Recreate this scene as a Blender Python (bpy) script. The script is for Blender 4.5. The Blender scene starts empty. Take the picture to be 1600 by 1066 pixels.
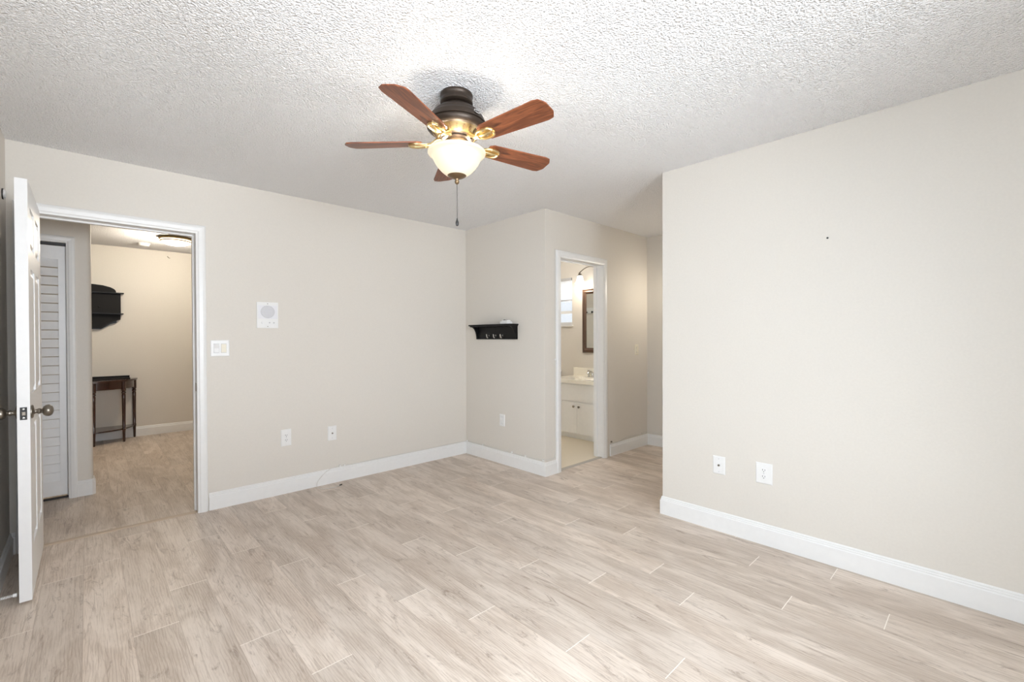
import bpy, bmesh, math, random
from math import sin, cos, pi, radians
from mathutils import Vector, Matrix

random.seed(7)
S = bpy.context.scene
C = S.collection

# ------------------------------------------------------------------ camera
F_PX, PITCH, ROLL, YAW, CAM_H = 704.38, -0.00856, -0.003504, 0.75611, 1.27143
fw = Vector((sin(YAW)*cos(PITCH), cos(YAW)*cos(PITCH), sin(PITCH)))
rt = Vector((cos(YAW), -sin(YAW), 0)); up = rt.cross(fw)
rt2 = rt*cos(ROLL) + up*sin(ROLL); up2 = -rt*sin(ROLL) + up*cos(ROLL)
cd = bpy.data.cameras.new('camera'); cam = bpy.data.objects.new('camera', cd); C.objects.link(cam)
M = Matrix((rt2, up2, -fw)).transposed().to_4x4(); M.translation = Vector((0, 0, CAM_H))
cam.matrix_world = M
cd.sensor_fit = 'HORIZONTAL'; cd.sensor_width = 36; cd.lens = F_PX*36/1600; cd.clip_start = 0.02
S.camera = cam

# ------------------------------------------------------------------ light and exposure
S.view_settings.view_transform = 'Standard'; S.view_settings.look = 'None'
S.view_settings.gamma = 1; S.view_settings.use_curve_mapping = False
S.view_settings.exposure = -0.05
S.cycles.max_bounces = 14; S.cycles.diffuse_bounces = 10; S.cycles.glossy_bounces = 4
S.cycles.caustics_reflective = False; S.cycles.caustics_refractive = False
S.cycles.sample_clamp_indirect = 6
S.cycles.use_denoising = True; S.cycles.denoising_prefilter = 'ACCURATE'; S.cycles.denoising_input_passes = 'RGB_ALBEDO_NORMAL'
try: S.cycles.denoiser = 'OPENIMAGEDENOISE'
except Exception: pass

W = bpy.data.worlds.new('World'); S.world = W; W.use_nodes = True
W.node_tree.nodes['Background'].inputs[0].default_value = (0.86, 0.93, 1.0, 1)
W.node_tree.nodes['Background'].inputs[1].default_value = 1.1

def area(name, loc, aim, sx, sy, power, color, spread=180):
    l = bpy.data.lights.new(name, 'AREA'); l.shape = 'RECTANGLE'; l.size = sx; l.size_y = sy
    l.energy = power; l.color = color; l.spread = radians(spread)
    o = bpy.data.objects.new(name, l); C.objects.link(o); o.location = loc
    o.rotation_euler = (Vector(aim)-Vector(loc)).to_track_quat('-Z', 'Y').to_euler()
    return o
def point(name, loc, power, color, r=0.03):
    l = bpy.data.lights.new(name, 'POINT'); l.energy = power; l.color = color; l.shadow_soft_size = r
    o = bpy.data.objects.new(name, l); C.objects.link(o); o.location = loc
    return o
# skylight falling in through the big window in the wall behind the camera
area('daylight_sky', (0.7, -2.3, 2.0), (0.7, -0.9, 1.45), 3.6, 2.4, 520, (0.84, 0.91, 1.0))
# added fill lamp imitating ground bounce, brightens the ceiling through the same window
area('fill_ground_bounce', (0.7, -4.6, 0.05), (0.7, -0.9, 1.7), 6.0, 3.0, 960, (0.92, 0.96, 1.0))
# added fill for the right wall, through the added unseen left-wall window
area('fill_side', (-1.35, 0.75, 1.75), (-0.34, 0.75, 1.40), 2.0, 1.6, 195, (0.77, 0.89, 1.0))
area('fill_side_bounce', (-2.4, 0.75, 0.05), (-0.34, 0.75, 1.6), 3.5, 2.0, 110, (0.90, 0.95, 1.0))  # added upward fill from low outside the left wall, lifts the ceiling
area('daylight_bathroom', (5.9, 4.3, 2.0), (5.0, 4.3, 1.7), 1.5, 1.5, 90, (0.88, 0.94, 1.0))
WARM = (1.0, 0.80, 0.55); SOFT = (1.0, 0.90, 0.75)

# ------------------------------------------------------------------ dimensions
XC, YA, YB, XE, XR, YR, XL, H = 3.032, 3.952, 2.776, 4.811, 3.002, 1.61, -0.339, 2.44
T = 0.12
YF = -0.9      # wall behind the camera
YH = 7.6       # far wall of the hall
YK = 5.03      # closet wall in the hall
XV = 4.93      # bathroom vanity wall
YBE = 5.2
ND = 0.60      # south end of the alcove

# ------------------------------------------------------------------ materials
def lin(c):
    return tuple(((v/255)/12.92 if v/255 <= 0.04045 else ((v/255+0.055)/1.055)**2.4) for v in c)
def mat(name, rgb, rough=0.5, metal=0.0, bump=None, emit=None, coat=0, spec=None):
    m = bpy.data.materials.new(name); m.use_nodes = True
    nt = m.node_tree; b = nt.nodes['Principled BSDF']
    b.inputs['Base Color'].default_value = (*lin(rgb), 1)
    b.inputs['Roughness'].default_value = rough; b.inputs['Metallic'].default_value = metal
    if coat: b.inputs['Coat Weight'].default_value = coat
    if spec is not None: b.inputs['Specular IOR Level'].default_value = spec
    if emit:
        b.inputs['Emission Color'].default_value = (*emit[0], 1); b.inputs['Emission Strength'].default_value = emit[1]
    # faint procedural variation of tone so that nothing is a dead flat colour
    tc = nt.nodes.new('ShaderNodeTexCoord'); n = nt.nodes.new('ShaderNodeTexNoise')
    n.inputs['Scale'].default_value = bump[0] if bump else 30
    nt.links.new(tc.outputs['Object'], n.inputs['Vector'])
    mx = nt.nodes.new('ShaderNodeMix'); mx.data_type = 'RGBA'
    mx.inputs['A'].default_value = (*[v*0.97 for v in lin(rgb)], 1); mx.inputs['B'].default_value = (*[min(1, v*1.03) for v in lin(rgb)], 1)
    nt.links.new(n.outputs['Fac'], mx.inputs['Factor']); nt.links.new(mx.outputs['Result'], b.inputs['Base Color'])
    if bump:
        bp = nt.nodes.new('ShaderNodeBump'); bp.inputs['Strength'].default_value = bump[1]; bp.inputs['Distance'].default_value = bump[2]
        nt.links.new(n.outputs['Fac'], bp.inputs['Height']); nt.links.new(bp.outputs['Normal'], b.inputs['Normal'])
    return m

M_wall = mat('greige wall paint', (214, 209, 201), 0.55, bump=(90, 0.10, 0.004), spec=0.3)
M_trim = mat('white trim paint', (228, 228, 227), 0.35)
M_door = mat('white door paint', (228, 228, 228), 0.35)
M_plate = mat('white plastic plate', (228, 228, 227), 0.3)
M_plate2 = mat('almond plastic', (228, 222, 205), 0.3)
M_gray = mat('grey plastic', (190, 190, 192), 0.5)
M_dark = mat('dark slot', (35, 33, 32), 0.5)
M_black = mat('black painted wood', (14, 13, 14), 0.35, spec=0.25)
M_blackm = mat('matt black painted wood', (18, 17, 17), 0.6, spec=0.2)
M_mahog = mat('dark mahogany', (52, 26, 18), 0.18, coat=0.5)
M_steel = mat('brushed steel', (170, 168, 162), 0.3, 1.0)
M_pewter = mat('aged pewter', (135, 128, 118), 0.32, 1.0)
M_chrome = mat('chrome', (215, 215, 215), 0.12, 1.0)
M_brass = mat('polished antique brass', (226, 202, 152), 0.30, 1.0)
M_bronze = mat('dark bronze fan housing', (62, 52, 44), 0.42, 0.55)
M_bronze2 = mat('bronze fitter', (122, 100, 74), 0.35, 0.7)
M_white = mat('glossy white ceramic', (240, 238, 232), 0.12, coat=0.4)
M_marble = mat('cream cultured marble', (244, 240, 229), 0.15, coat=0.3)
M_cab = mat('white laminate', (236, 236, 234), 0.4)
M_cable = mat('white cable', (206, 204, 199), 0.5)
M_vinyl = mat('cream bathroom floor', (216, 206, 187), 0.4)
M_frame = mat('dark bronze mirror frame', (86, 66, 54), 0.35, 0.3)
M_mirror = mat('mirror glass', (235, 238, 236), 0.02, 1.0)
M_blind = mat('white blind slat', (222, 223, 225), 0.5)
M_strip = mat('tan transition strip', (186, 168, 148), 0.5)
M_grout = mat('grey threshold', (170, 164, 156), 0.5)

def ceiling_mat():
    m = bpy.data.materials.new('popcorn ceiling'); m.use_nodes = True; nt = m.node_tree
    b = nt.nodes['Principled BSDF']; b.inputs['Base Color'].default_value = (*lin((248, 248, 249)), 1)
    b.inputs['Roughness'].default_value = 0.9; b.inputs['Specular IOR Level'].default_value = 0.1
    tc = nt.nodes.new('ShaderNodeTexCoord')
    n1 = nt.nodes.new('ShaderNodeTexNoise'); n1.inputs['Scale'].default_value = 110; n1.inputs['Detail'].default_value = 3
    v = nt.nodes.new('ShaderNodeTexVoronoi'); v.inputs['Scale'].default_value = 150; v.feature = 'SMOOTH_F1'
    nt.links.new(tc.outputs['Object'], n1.inputs['Vector']); nt.links.new(tc.outputs['Object'], v.inputs['Vector'])
    r = nt.nodes.new('ShaderNodeMapRange'); r.inputs[1].default_value = 0.0; r.inputs[2].default_value = 0.75
    r.inputs[3].default_value = 1.0; r.inputs[4].default_value = 0.0
    nt.links.new(v.outputs['Distance'], r.inputs[0])
    a = nt.nodes.new('ShaderNodeMath'); a.operation = 'MULTIPLY_ADD'; a.inputs[1].default_value = 1.3
    nt.links.new(n1.outputs['Fac'], a.inputs[0]); nt.links.new(r.outputs[0], a.inputs[2])
    bp = nt.nodes.new('ShaderNodeBump'); bp.inputs['Strength'].default_value = 1.0; bp.inputs['Distance'].default_value = 0.009
    nt.links.new(a.outputs[0], bp.inputs['Height']); nt.links.new(bp.outputs['Normal'], b.inputs['Normal'])
    return m
M_ceil = ceiling_mat()

def floor_mat():
    m = bpy.data.materials.new('whitewashed oak planks'); m.use_nodes = True; nt = m.node_tree
    N = lambda t: nt.nodes.new(t); L = nt.links.new
    b = nt.nodes['Principled BSDF']
    uv = N('ShaderNodeUVMap'); uv.uv_map = 'plank'      # u along the plank, v across, metres, from the plank's corner
    at = N('ShaderNodeAttribute'); at.attribute_name = 'rnd'; at.attribute_type = 'GEOMETRY'
    sep = N('ShaderNodeSeparateXYZ'); L(uv.outputs[0], sep.inputs[0])
    # grain coordinates: squeezed along the plank, shifted for every plank
    def coords(su, sv, k):
        c = N('ShaderNodeCombineXYZ')
        a = N('ShaderNodeMath'); a.operation = 'MULTIPLY'; a.inputs[1].default_value = su; L(sep.outputs[0], a.inputs[0])
        d = N('ShaderNodeMath'); d.operation = 'MULTIPLY'; d.inputs[1].default_value = sv; L(sep.outputs[1], d.inputs[0])
        e = N('ShaderNodeMath'); e.operation = 'MULTIPLY'; e.inputs[1].default_value = k; L(at.outputs['Fac'], e.inputs[0])
        L(a.outputs[0], c.inputs[0]); L(d.outputs[0], c.inputs[1]); L(e.outputs[0], c.inputs[2]); return c.outputs[0]
    def noise(vec, sc, det, dist=0, rough=0.6):
        n = N('ShaderNodeTexNoise'); n.inputs['Scale'].default_value = sc; n.inputs['Detail'].default_value = det
        n.inputs['Distortion'].default_value = dist; n.inputs['Roughness'].default_value = rough
        L(vec, n.inputs['Vector']); return n.outputs['Fac']
    def ramp(x, lo, hi, a=0.0, b_=1.0):
        r = N('ShaderNodeMapRange'); r.interpolation_type = 'SMOOTHSTEP'
        r.inputs[1].default_value = lo; r.inputs[2].default_value = hi; r.inputs[3].default_value = a; r.inputs[4].default_value = b_
        L(x, r.inputs[0]); return r.outputs[0]
    def mix(fac, A, B):
        x = N('ShaderNodeMix'); x.data_type = 'RGBA'
        if isinstance(fac, (int, float)): x.inputs['Factor'].default_value = fac
        else: L(fac, x.inputs['Factor'])
        for key, v in (('A', A), ('B', B)):
            if isinstance(v, tuple): x.inputs[key].default_value = (*lin(v), 1)
            else: L(v, x.inputs[key])
        return x.outputs['Result']
    big = noise(coords(1.6, 6.0, 37), 1.0, 3, 0.8)
    grain = noise(coords(4.5, 105, 11), 1.0, 6, 1.0, 0.75)
    wv = N('ShaderNodeTexWave'); wv.wave_type = 'BANDS'; wv.bands_direction = 'Y'; wv.inputs['Scale'].default_value = 2.6
    wv.inputs['Distortion'].default_value = 9.0; wv.inputs['Detail'].default_value = 3; wv.inputs['Detail Scale'].default_value = 0.8; L(coords(2.6, 11, 29), wv.inputs['Vector'])
    fine = noise(coords(14, 260, 5), 1.0, 3, 0.3)
    knot = noise(coords(3.4, 14, 53), 1.0, 6, 1.6, 0.8)
    col = mix(ramp(big, 0.3, 0.72), (220, 207, 194), (192, 177, 162))
    col = mix(ramp(grain, 0.47, 0.70, 0, 0.8), col, (166, 148, 132))
    col = mix(ramp(knot, 0.53, 0.70, 0, 0.75), col, (134, 115, 100))
    wm = N('ShaderNodeMath'); wm.operation = 'MULTIPLY'; L(ramp(wv.outputs['Fac'], 0.55, 0.95, 0, 0.55), wm.inputs[0]); L(ramp(big, 0.40, 0.62, 0.15, 1), wm.inputs[1])
    col = mix(wm.outputs[0], col, (170, 152, 137))
    col = mix(ramp(fine, 0.5, 0.8, 0, 0.35), col, (232, 222, 210))
    hv = N('ShaderNodeHueSaturation'); hv.inputs['Saturation'].default_value = 0.98
    L(ramp(at.outputs['Fac'], 0, 1, 0.90, 1.04), hv.inputs['Value']); L(col, hv.inputs['Color'])
    # bevelled seams: dull along the board, pale at the butt ends
    def edge(src, size, wdt):
        a = N('ShaderNodeMath'); a.operation = 'SUBTRACT'; a.inputs[0].default_value = size; L(src, a.inputs[1])
        mn = N('ShaderNodeMath'); mn.operation = 'MINIMUM'; L(src, mn.inputs[0]); L(a.outputs[0], mn.inputs[1])
        lt = N('ShaderNodeMath'); lt.operation = 'LESS_THAN'; lt.inputs[1].default_value = wdt; L(mn.outputs[0], lt.inputs[0]); return lt.outputs[0]
    es = edge(sep.outputs[1], 0.1577, 0.0012)
    ee = edge(sep.outputs[0], 1.305, 0.0016)
    f1 = N('ShaderNodeMath'); f1.operation = 'MULTIPLY'; f1.inputs[1].default_value = 0.75; L(es, f1.inputs[0])
    c2 = mix(f1.outputs[0], hv.outputs[0], (172, 156, 142))
    c3 = mix(ee, c2, (240, 232, 222))
    L(c3, b.inputs['Base Color'])
    b.inputs['Roughness'].default_value = 0.42; b.inputs['Specular IOR Level'].default_value = 0.5
    L(ramp(grain, 0.2, 0.8, 0.36, 0.5), b.inputs['Roughness'])
    bp = N('ShaderNodeBump'); bp.inputs['Strength'].default_value = 0.18; bp.inputs['Distance'].default_value = 0.002
    L(grain, bp.inputs['Height']); L(bp.outputs['Normal'], b.inputs['Normal'])
    return m
M_floor = floor_mat()

def blade_mat():
    m = bpy.data.materials.new('walnut fan blade'); m.use_nodes = True; nt = m.node_tree; N = lambda t: nt.nodes.new(t); L = nt.links.new
    b = nt.nodes['Principled BSDF']; tc = N('ShaderNodeTexCoord'); mp = N('ShaderNodeMapping'); mp.inputs['Scale'].default_value = (3.2, 26, 26)
    L(tc.outputs['Object'], mp.inputs[0])
    n = N('ShaderNodeTexNoise'); n.inputs['Scale'].default_value = 1.6; n.inputs['Detail'].default_value = 5; n.inputs['Distortion'].default_value = 1.6
    L(mp.outputs[0], n.inputs['Vector'])
    r = N('ShaderNodeValToRGB'); r.color_ramp.elements[0].position = 0.32; r.color_ramp.elements[0].color = (*lin((78, 38, 22)), 1)
    r.color_ramp.elements[1].position = 0.68; r.color_ramp.elements[1].color = (*lin((150, 88, 55)), 1)
    L(n.outputs['Fac'], r.inputs[0]); L(r.outputs[0], b.inputs['Base Color']); b.inputs['Roughness'].default_value = 0.35
    return m
M_blade = blade_mat()

def glow_mat(name, rgb, strength, base=(250, 246, 235)):
    m = mat(name, base, 0.3, emit=(rgb, strength)); return m
M_bowl = glow_mat('lit alabaster glass', (1.0, 0.83, 0.58), 0.55, (176, 168, 152))
_nt = M_bowl.node_tree; _pb = _nt.nodes['Principled BSDF']; _tl = _nt.nodes.new('ShaderNodeBsdfTranslucent'); _tl.inputs[0].default_value = (0.95, 0.88, 0.76, 1)
_mx = _nt.nodes.new('ShaderNodeMixShader'); _mx.inputs[0].default_value = 0.012
_nt.links.new(_pb.outputs[0], _mx.inputs[1]); _nt.links.new(_tl.outputs[0], _mx.inputs[2]); _nt.links.new(_mx.outputs[0], _nt.nodes['Material Output'].inputs[0])
M_lens = glow_mat('lit ceiling light lens', (1.0, 0.93, 0.8), 3.0)
M_bell = glow_mat('lit bell glass', (1.0, 0.95, 0.87), 2.5)
M_pane = bpy.data.materials.new('window glass'); M_pane.use_nodes = True
_nt = M_pane.node_tree; _nt.nodes.remove(_nt.nodes['Principled BSDF'])
_t = _nt.nodes.new('ShaderNodeBsdfTransparent'); _g = _nt.nodes.new('ShaderNodeBsdfGlossy'); _g.inputs['Roughness'].default_value = 0.05
_x = _nt.nodes.new('ShaderNodeMixShader'); _x.inputs[0].default_value = 0.07
_nt.links.new(_t.outputs[0], _x.inputs[1]); _nt.links.new(_g.outputs[0], _x.inputs[2])
_nt.links.new(_x.outputs[0], _nt.nodes['Material Output'].inputs[0])

# ------------------------------------------------------------------ mesh helpers
class MB:
    def __init__(s): s.bm = bmesh.new()
    def box(s, x0, x1, y0, y1, z0, z1, bev=0):
        vs = [s.bm.verts.new((x, y, z)) for x in (x0, x1) for y in (y0, y1) for z in (z0, z1)]
        fs = [s.bm.faces.new([vs[i] for i in q]) for q in ((0,1,3,2),(4,6,7,5),(0,4,5,1),(2,3,7,6),(0,2,6,4),(1,5,7,3))]
        if bev:
            es = {e for f in fs for e in f.edges}
            bmesh.ops.bevel(s.bm, geom=list(es), offset=bev, segments=2, affect='EDGES', profile=0.6)
        return s
    def prism(s, pts, o, u, v, w, bev=0):
        """polygon pts (a,b) placed at o + a*u + b*v, extruded by vector w"""
        o, u, v, w = map(Vector, (o, u, v, w))
        A = [s.bm.verts.new(o + a*u + b*v) for a, b in pts]; B = [s.bm.verts.new(o + a*u + b*v + w) for a, b in pts]
        n = len(pts); fs = [s.bm.faces.new(A), s.bm.faces.new(B[::-1])]
        for i in range(n): fs.append(s.bm.faces.new((A[i], B[i], B[(i+1) % n], A[(i+1) % n])))
        if bev:
            es = {e for f in fs[:2] for e in f.edges}
            bmesh.ops.bevel(s.bm, geom=list(es), offset=bev, segments=2, affect='EDGES')
        return s
    def lathe(s, prof, c=(0, 0, 0), axis='Z', n=40, a0=0, a1=2*pi):
        """prof: (radius, height)"""
        full = abs(a1-a0-2*pi) < 1e-6; k = n if full else n+1; rings = []
        for r, h in prof:
            ring = []
            for i in range(k):
                a = a0 + (a1-a0)*i/n; p = (r*cos(a), r*sin(a), h)
                if axis == 'X': p = (p[2], p[0], p[1])
                if axis == 'Y': p = (p[0], p[2], p[1])
                ring.append(s.bm.verts.new(Vector(c)+Vector(p)))
            rings.append(ring)
        for A, B in zip(rings, rings[1:]):
            for i in range(n if full else k-1):
                s.bm.faces.new((A[i], A[(i+1) % k], B[(i+1) % k], B[i]))
        if full:
            if prof[0][0] > 1e-5: s.bm.faces.new(rings[0][::-1])
            if prof[-1][0] > 1e-5: s.bm.faces.new(rings[-1])
        bmesh.ops.remove_doubles(s.bm, verts=s.bm.verts, dist=1e-6)
        return s
    def tube(s, pts, r, n=10):
        pts = [Vector(p) for p in pts]; rs = r if isinstance(r, (list, tuple)) else [r]*len(pts); rings = []
        t0 = (pts[1]-pts[0]).normalized(); ref = Vector((0, 0, 1)) if abs(t0.z) < 0.9 else Vector((1, 0, 0)); nrm = t0.cross(ref).normalized()
        for i, p in enumerate(pts):
            t = (pts[min(i+1, len(pts)-1)]-pts[max(i-1, 0)]).normalized()
            nrm = (nrm - t*nrm.dot(t)).normalized(); bn = t.cross(nrm)
            rings.append([s.bm.verts.new(p + (nrm*cos(2*pi*j/n)+bn*sin(2*pi*j/n))*rs[i]) for j in range(n)])
        for A, B in zip(rings, rings[1:]):
            for i in range(n): s.bm.faces.new((A[i], A[(i+1) % n], B[(i+1) % n], B[i]))
        s.bm.faces.new(rings[0][::-1]); s.bm.faces.new(rings[-1]); return s
    def done(s, name, material, parent=None, smooth=False, loc=None):
        bmesh.ops.recalc_face_normals(s.bm, faces=s.bm.faces)
        me = bpy.data.meshes.new(name); s.bm.to_mesh(me); s.bm.free()
        me.materials.append(material)
        o = bpy.data.objects.new(name, me); C.objects.link(o)
        if smooth:
            for p in me.polygons: p.use_smooth = True
            try: me.set_sharp_from_angle(angle=radians(38))
            except Exception: pass
        if parent:
            o.parent = parent
            if loc is None and not parent.get('_local'): o.matrix_parent_inverse = parent.matrix_world.inverted()
        if loc is not None: o.location = loc
        return o

def tag(o, label, cat, group=None):
    o['label'] = label; o['category'] = cat
    if group: o['group'] = group
    return o
def struct(o, label=None, cat=None):
    o['kind'] = 'structure'
    if label: o['label'] = label
    if cat: o['category'] = cat
    return o
def thing(name, loc, label, cat, group=None, rz=0):
    o = bpy.data.objects.new(name, None); C.objects.link(o); o.empty_display_size = 0.05
    o.location = loc; o.rotation_euler = (0, 0, rz)
    o['_w'] = 1
    bpy.context.view_layer.update()
    del o['_w']
    return tag(o, label, cat, group)
def world(o):   # parts are modelled in world coordinates; keep them there under the thing
    return o
def catmull(P, n=8):
    P = [Vector(p) for p in P]; Q = [P[0]*2-P[1]]+P+[P[-1]*2-P[-2]]; out = []
    for i in range(1, len(Q)-2):
        for k in range(n):
            t = k/n
            out.append(0.5*((2*Q[i])+(Q[i+1]-Q[i-1])*t+(2*Q[i-1]-5*Q[i]+4*Q[i+1]-Q[i+2])*t*t+(3*Q[i]-Q[i-1]-3*Q[i+1]+Q[i+2])*t**3))
    out.append(P[-1]); return out

# ------------------------------------------------------------------ shell
def wall_y(name, y0, y1, x0, x1, holes, label):
    """wall in a y plane; holes (xa, xb, za, zb)"""
    m = MB()
    xs = sorted({x0, x1, *[h[0] for h in holes], *[h[1] for h in holes]})
    for a, b in zip(xs, xs[1:]):
        h = [q for q in holes if q[0] <= a and q[1] >= b]
        if not h: m.box(a, b, y0, y1, 0, H)
        else:
            if h[0][2] > 0: m.box(a, b, y0, y1, 0, h[0][2])
            m.box(a, b, y0, y1, h[0][3], H)
    return struct(m.done(name, M_wall), label, 'wall')
def wall_x(name, x0, x1, y0, y1, holes, label):
    m = MB()
    ys = sorted({y0, y1, *[h[0] for h in holes], *[h[1] for h in holes]})
    for a, b in zip(ys, ys[1:]):
        h = [q for q in holes if q[0] <= a and q[1] >= b]
        if not h: m.box(x0, x1, a, b, 0, H)
        else:
            if h[0][2] > 0: m.box(x0, x1, a, b, 0, h[0][2])
            m.box(x0, x1, a, b, h[0][3], H)
    return struct(m.done(name, M_wall), label, 'wall')

D0, D1, DH = -0.252, 0.578, 2.03         # bedroom doorway in wall A
B0, B1, BH = 3.242, 3.925, 2.02          # bathroom doorway
WIN_ADDED = (0.20, 1.30, 0.85, 2.05)  # left-wall opening added to admit the side fill
WIN = (-0.20, 1.55, 0.80, 2.10)
wall_y('wall_back', YA, YA+T, -1.6, XC, [(D0-.015, D1+.015, 0, DH+.015)], 'beige back wall with the doorway to the hall')
wall_x('wall_middle', XC, XC+T, YB, YBE, [], 'short beige wall carrying the black coat shelf')
wall_y('wall_bathroom', YB, YB+T, XC+T, XV, [(B0-.015, B1+.015, 0, BH+.015)], 'beige wall with the bathroom doorway')
wall_x('wall_alcove', XE, XE+T, ND-T, YB, [], 'beige wall at the end of the alcove')
wall_y('wall_alcove_near', ND-T, ND, XR+.11, XE, [], 'beige wall closing the alcove behind the right wall')
wall_x('wall_right', XR, XR+.11, YF-T, YR, [], 'long beige right wall lit by the window')
wall_x('wall_left', XL-T, XL, YF-T, YA, [(WIN_ADDED[0], WIN_ADDED[1], WIN_ADDED[2], WIN_ADDED[3])], 'beige left wall behind the open door')
wall_y('wall_front', YF-T, YF, XL, XR, [WIN], 'beige wall with the window behind the viewer')
wall_x('wall_vanity', XV, XV+T, YB, YBE+T, [(4.00, 4.62, 1.44, 2.10)], 'beige bathroom wall with mirror and small window')
wall_y('wall_bathroom_end', YBE, YBE+T, XC, XV, [], 'beige end wall of the bathroom')
# hall
wall_y('wall_hall', YH, YH+T, -1.6, 3.15, [], 'cream far wall of the hall')
wall_x('wall_hall_left', -1.72, -1.6, YA, YH+T, [], 'beige left end of the hall')
wall_x('wall_hall_right', XC, XC+T, YBE+T, YH, [], 'beige right end of the hall')
# closet wall with a rounded corner bead
m = MB(); r = 0.035; x1 = 0.030
K0, K1, KH = -0.93, -0.115, 2.03
pts = [(K1+.012, YK), (x1-r, YK)] + [(x1-r+r*sin(a), YK+r-r*cos(a)) for a in [i*pi/12 for i in range(1, 7)]] + [(x1, YK+T), (K1+.012, YK+T)]
m.prism(pts, (0, 0, 0), (1, 0, 0), (0, 1, 0), (0, 0, H))
m.box(-1.6, K0-.012, YK, YK+T, 0, H); m.box(K0-.012, K1+.012, YK, YK+T, KH+.012, H)
struct(m.done('wall_closet', M_wall, smooth=True), 'beige closet wall with rounded corner in the hall', 'wall')
m = MB(); m.box(-1.6, x1-.03, YK+.75, YK+.8, 0, H)
struct(m.done('wall_closet_back', M_wall), 'back of the closet behind the louvered door', 'wall')

struct(MB().box(-1.75, 5.1, YF-T, YH+T, H, H+.1).done('ceiling', M_ceil), 'white popcorn-textured ceiling', 'ceiling')

# floor: planks run along y, 0.1577 wide, 1.305 long, joints read from the photo
PW, PL, X0 = 0.1577, 1.305, -0.0235
J = {-2: 2.867, -1: 3.35, 0: 2.15, 1: 2.493, 2: 2.828, 3: 2.121, 4: 1.752, 5: 2.702, 6: 2.298, 7: 1.951, 8: 1.604, 9: 1.170, 10: 0.823, 11: 1.765,
     12: 1.415, 13: 1.003, 14: 1.248, 15: 0.660, 16: 0.310, 17: 0.910, 18: 0.567, 19: 1.10}
def plank_floor(name, x0, x1, y0, y1, joint, z=0.0):
    bm = bmesh.new(); uvl = bm.loops.layers.uv.new('plank'); rl = bm.faces.layers.float.new('rnd')
    i = math.floor((x0-X0)/PW)
    while X0+i*PW < x1:
        a, b = max(x0, X0+i*PW), min(x1, X0+(i+1)*PW)
        j0 = joint(i); k = math.floor((y0-j0)/PL)
        while j0+k*PL < y1:
            c, d = max(y0, j0+k*PL), min(y1, j0+(k+1)*PL)
            if d > c and b > a:
                vs = [bm.verts.new(p) for p in ((a, c, z), (b, c, z), (b, d, z), (a, d, z))]
                f = bm.faces.new(vs); f[rl] = random.random()
                for l in f.loops: l[uvl].uv = (l.vert.co.y-(j0+k*PL), l.vert.co.x-(X0+i*PW))
            k += 1
        i += 1
    # underside so that the floor has thickness
    vs = [bm.verts.new(p) for p in ((x0, y0, z-.05), (x1, y0, z-.05), (x1, y1, z-.05), (x0, y1, z-.05))]
    bm.faces.new(vs[::-1])
    me = bpy.data.meshes.new(name); bm.to_mesh(me); bm.free(); me.materials.append(M_floor)
    o = bpy.data.objects.new(name, me); C.objects.link(o); return o
random.seed(11)
def jm(i):
    if i in J: return J[i]
    return (i*0.437) % PL
struct(plank_floor('floor', XL-T, XE+T, YF-T, YA+.02, jm), 'whitewashed wood plank floor of the room', 'floor')
struct(plank_floor('floor_hall', -1.7, XC+T, YA+.02, YH+T, lambda i: (5.35+0.39*i) if i != 0 else 5.35), 'wood plank floor of the hall', 'floor')
struct(MB().box(XC+T, XV+T, YB+.03, YBE+T, 0.0005, 0.004).done('floor_bathroom', M_vinyl), 'cream floor of the bathroom', 'floor')
struct(MB().prism([(0, 0), (.045, 0), (.038, .006), (.007, .006)], (D0, YA+.005, 0), (0, 1, 0), (0, 0, 1), (D1-D0, 0, 0)).done('trim_1', M_strip), 'tan transition strip across the doorway', 'trim')
struct(MB().prism([(0, 0), (.05, 0), (.04, .007), (.010, .007)], (B0, YB+.012, 0), (0, 1, 0), (0, 0, 1), (B1-B0, 0, 0)).done('trim_2', M_grout), 'grey threshold under the bathroom doorway', 'trim')

# baseboards: moulded profile swept along a wall, mitred at corners
PROF = [(0, 0), (.014, 0), (.014, .098), (.010, .103), (.010, .110), (.007, .113), (.007, .121), (.003, .127), (0, .127)]
def baseboard(name, path, side, label, m=None):
    """path of (x,y) along the wall face; side=+1: room on the left of travel"""
    bm = MB(); P = [Vector((x, y)) for x, y in path]; rows = []
    for i, p in enumerate(P):
        nn = []
        if i > 0: d = (p-P[i-1]).normalized(); nn.append(Vector((-d.y, d.x))*side)
        if i < len(P)-1: d = (P[i+1]-p).normalized(); nn.append(Vector((-d.y, d.x))*side)
        if len(nn) == 2: k = nn[0]+nn[1]; n = k/(1+nn[0].dot(nn[1]))
        else: n = nn[0]
        rows.append([bm.bm.verts.new((p.x+n.x*a, p.y+n.y*a, b)) for a, b in PROF])
    k = len(PROF)
    for A, B in zip(rows, rows[1:]):
        for i in range(k): bm.bm.faces.new((A[i], A[(i+1) % k], B[(i+1) % k], B[i]))
    bm.bm.faces.new(rows[0]); bm.bm.faces.new(rows[-1][::-1])
    return struct(bm.done(name, M_trim), label, 'baseboard')
CW = 0.060     # casing width
baseboard('baseboard_back', [(D1+.008+CW, YA), (XC, YA), (XC, YB), (B0-CW-.005, YB)], -1, 'white baseboard around the back corner up to the bathroom door')
baseboard('baseboard_alcove', [(B1+CW+.06, YB), (XE, YB), (XE, ND), (XR+.11, ND)], -1, 'white baseboard in the alcove')
baseboard('baseboard_right', [(XR+.11, ND), (XR+.11, YR), (XR, YR), (XR, YF), (XL, YF), (XL, YA), (D0-CW-.004, YA)], +1 if False else -1, 'white baseboard along the right wall')
baseboard('baseboard_closet', [(K1+.05, YK), (x1-.012, YK), (x1, YK+.012), (x1, YK+T)], -1, 'short white baseboard beside the closet')
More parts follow.
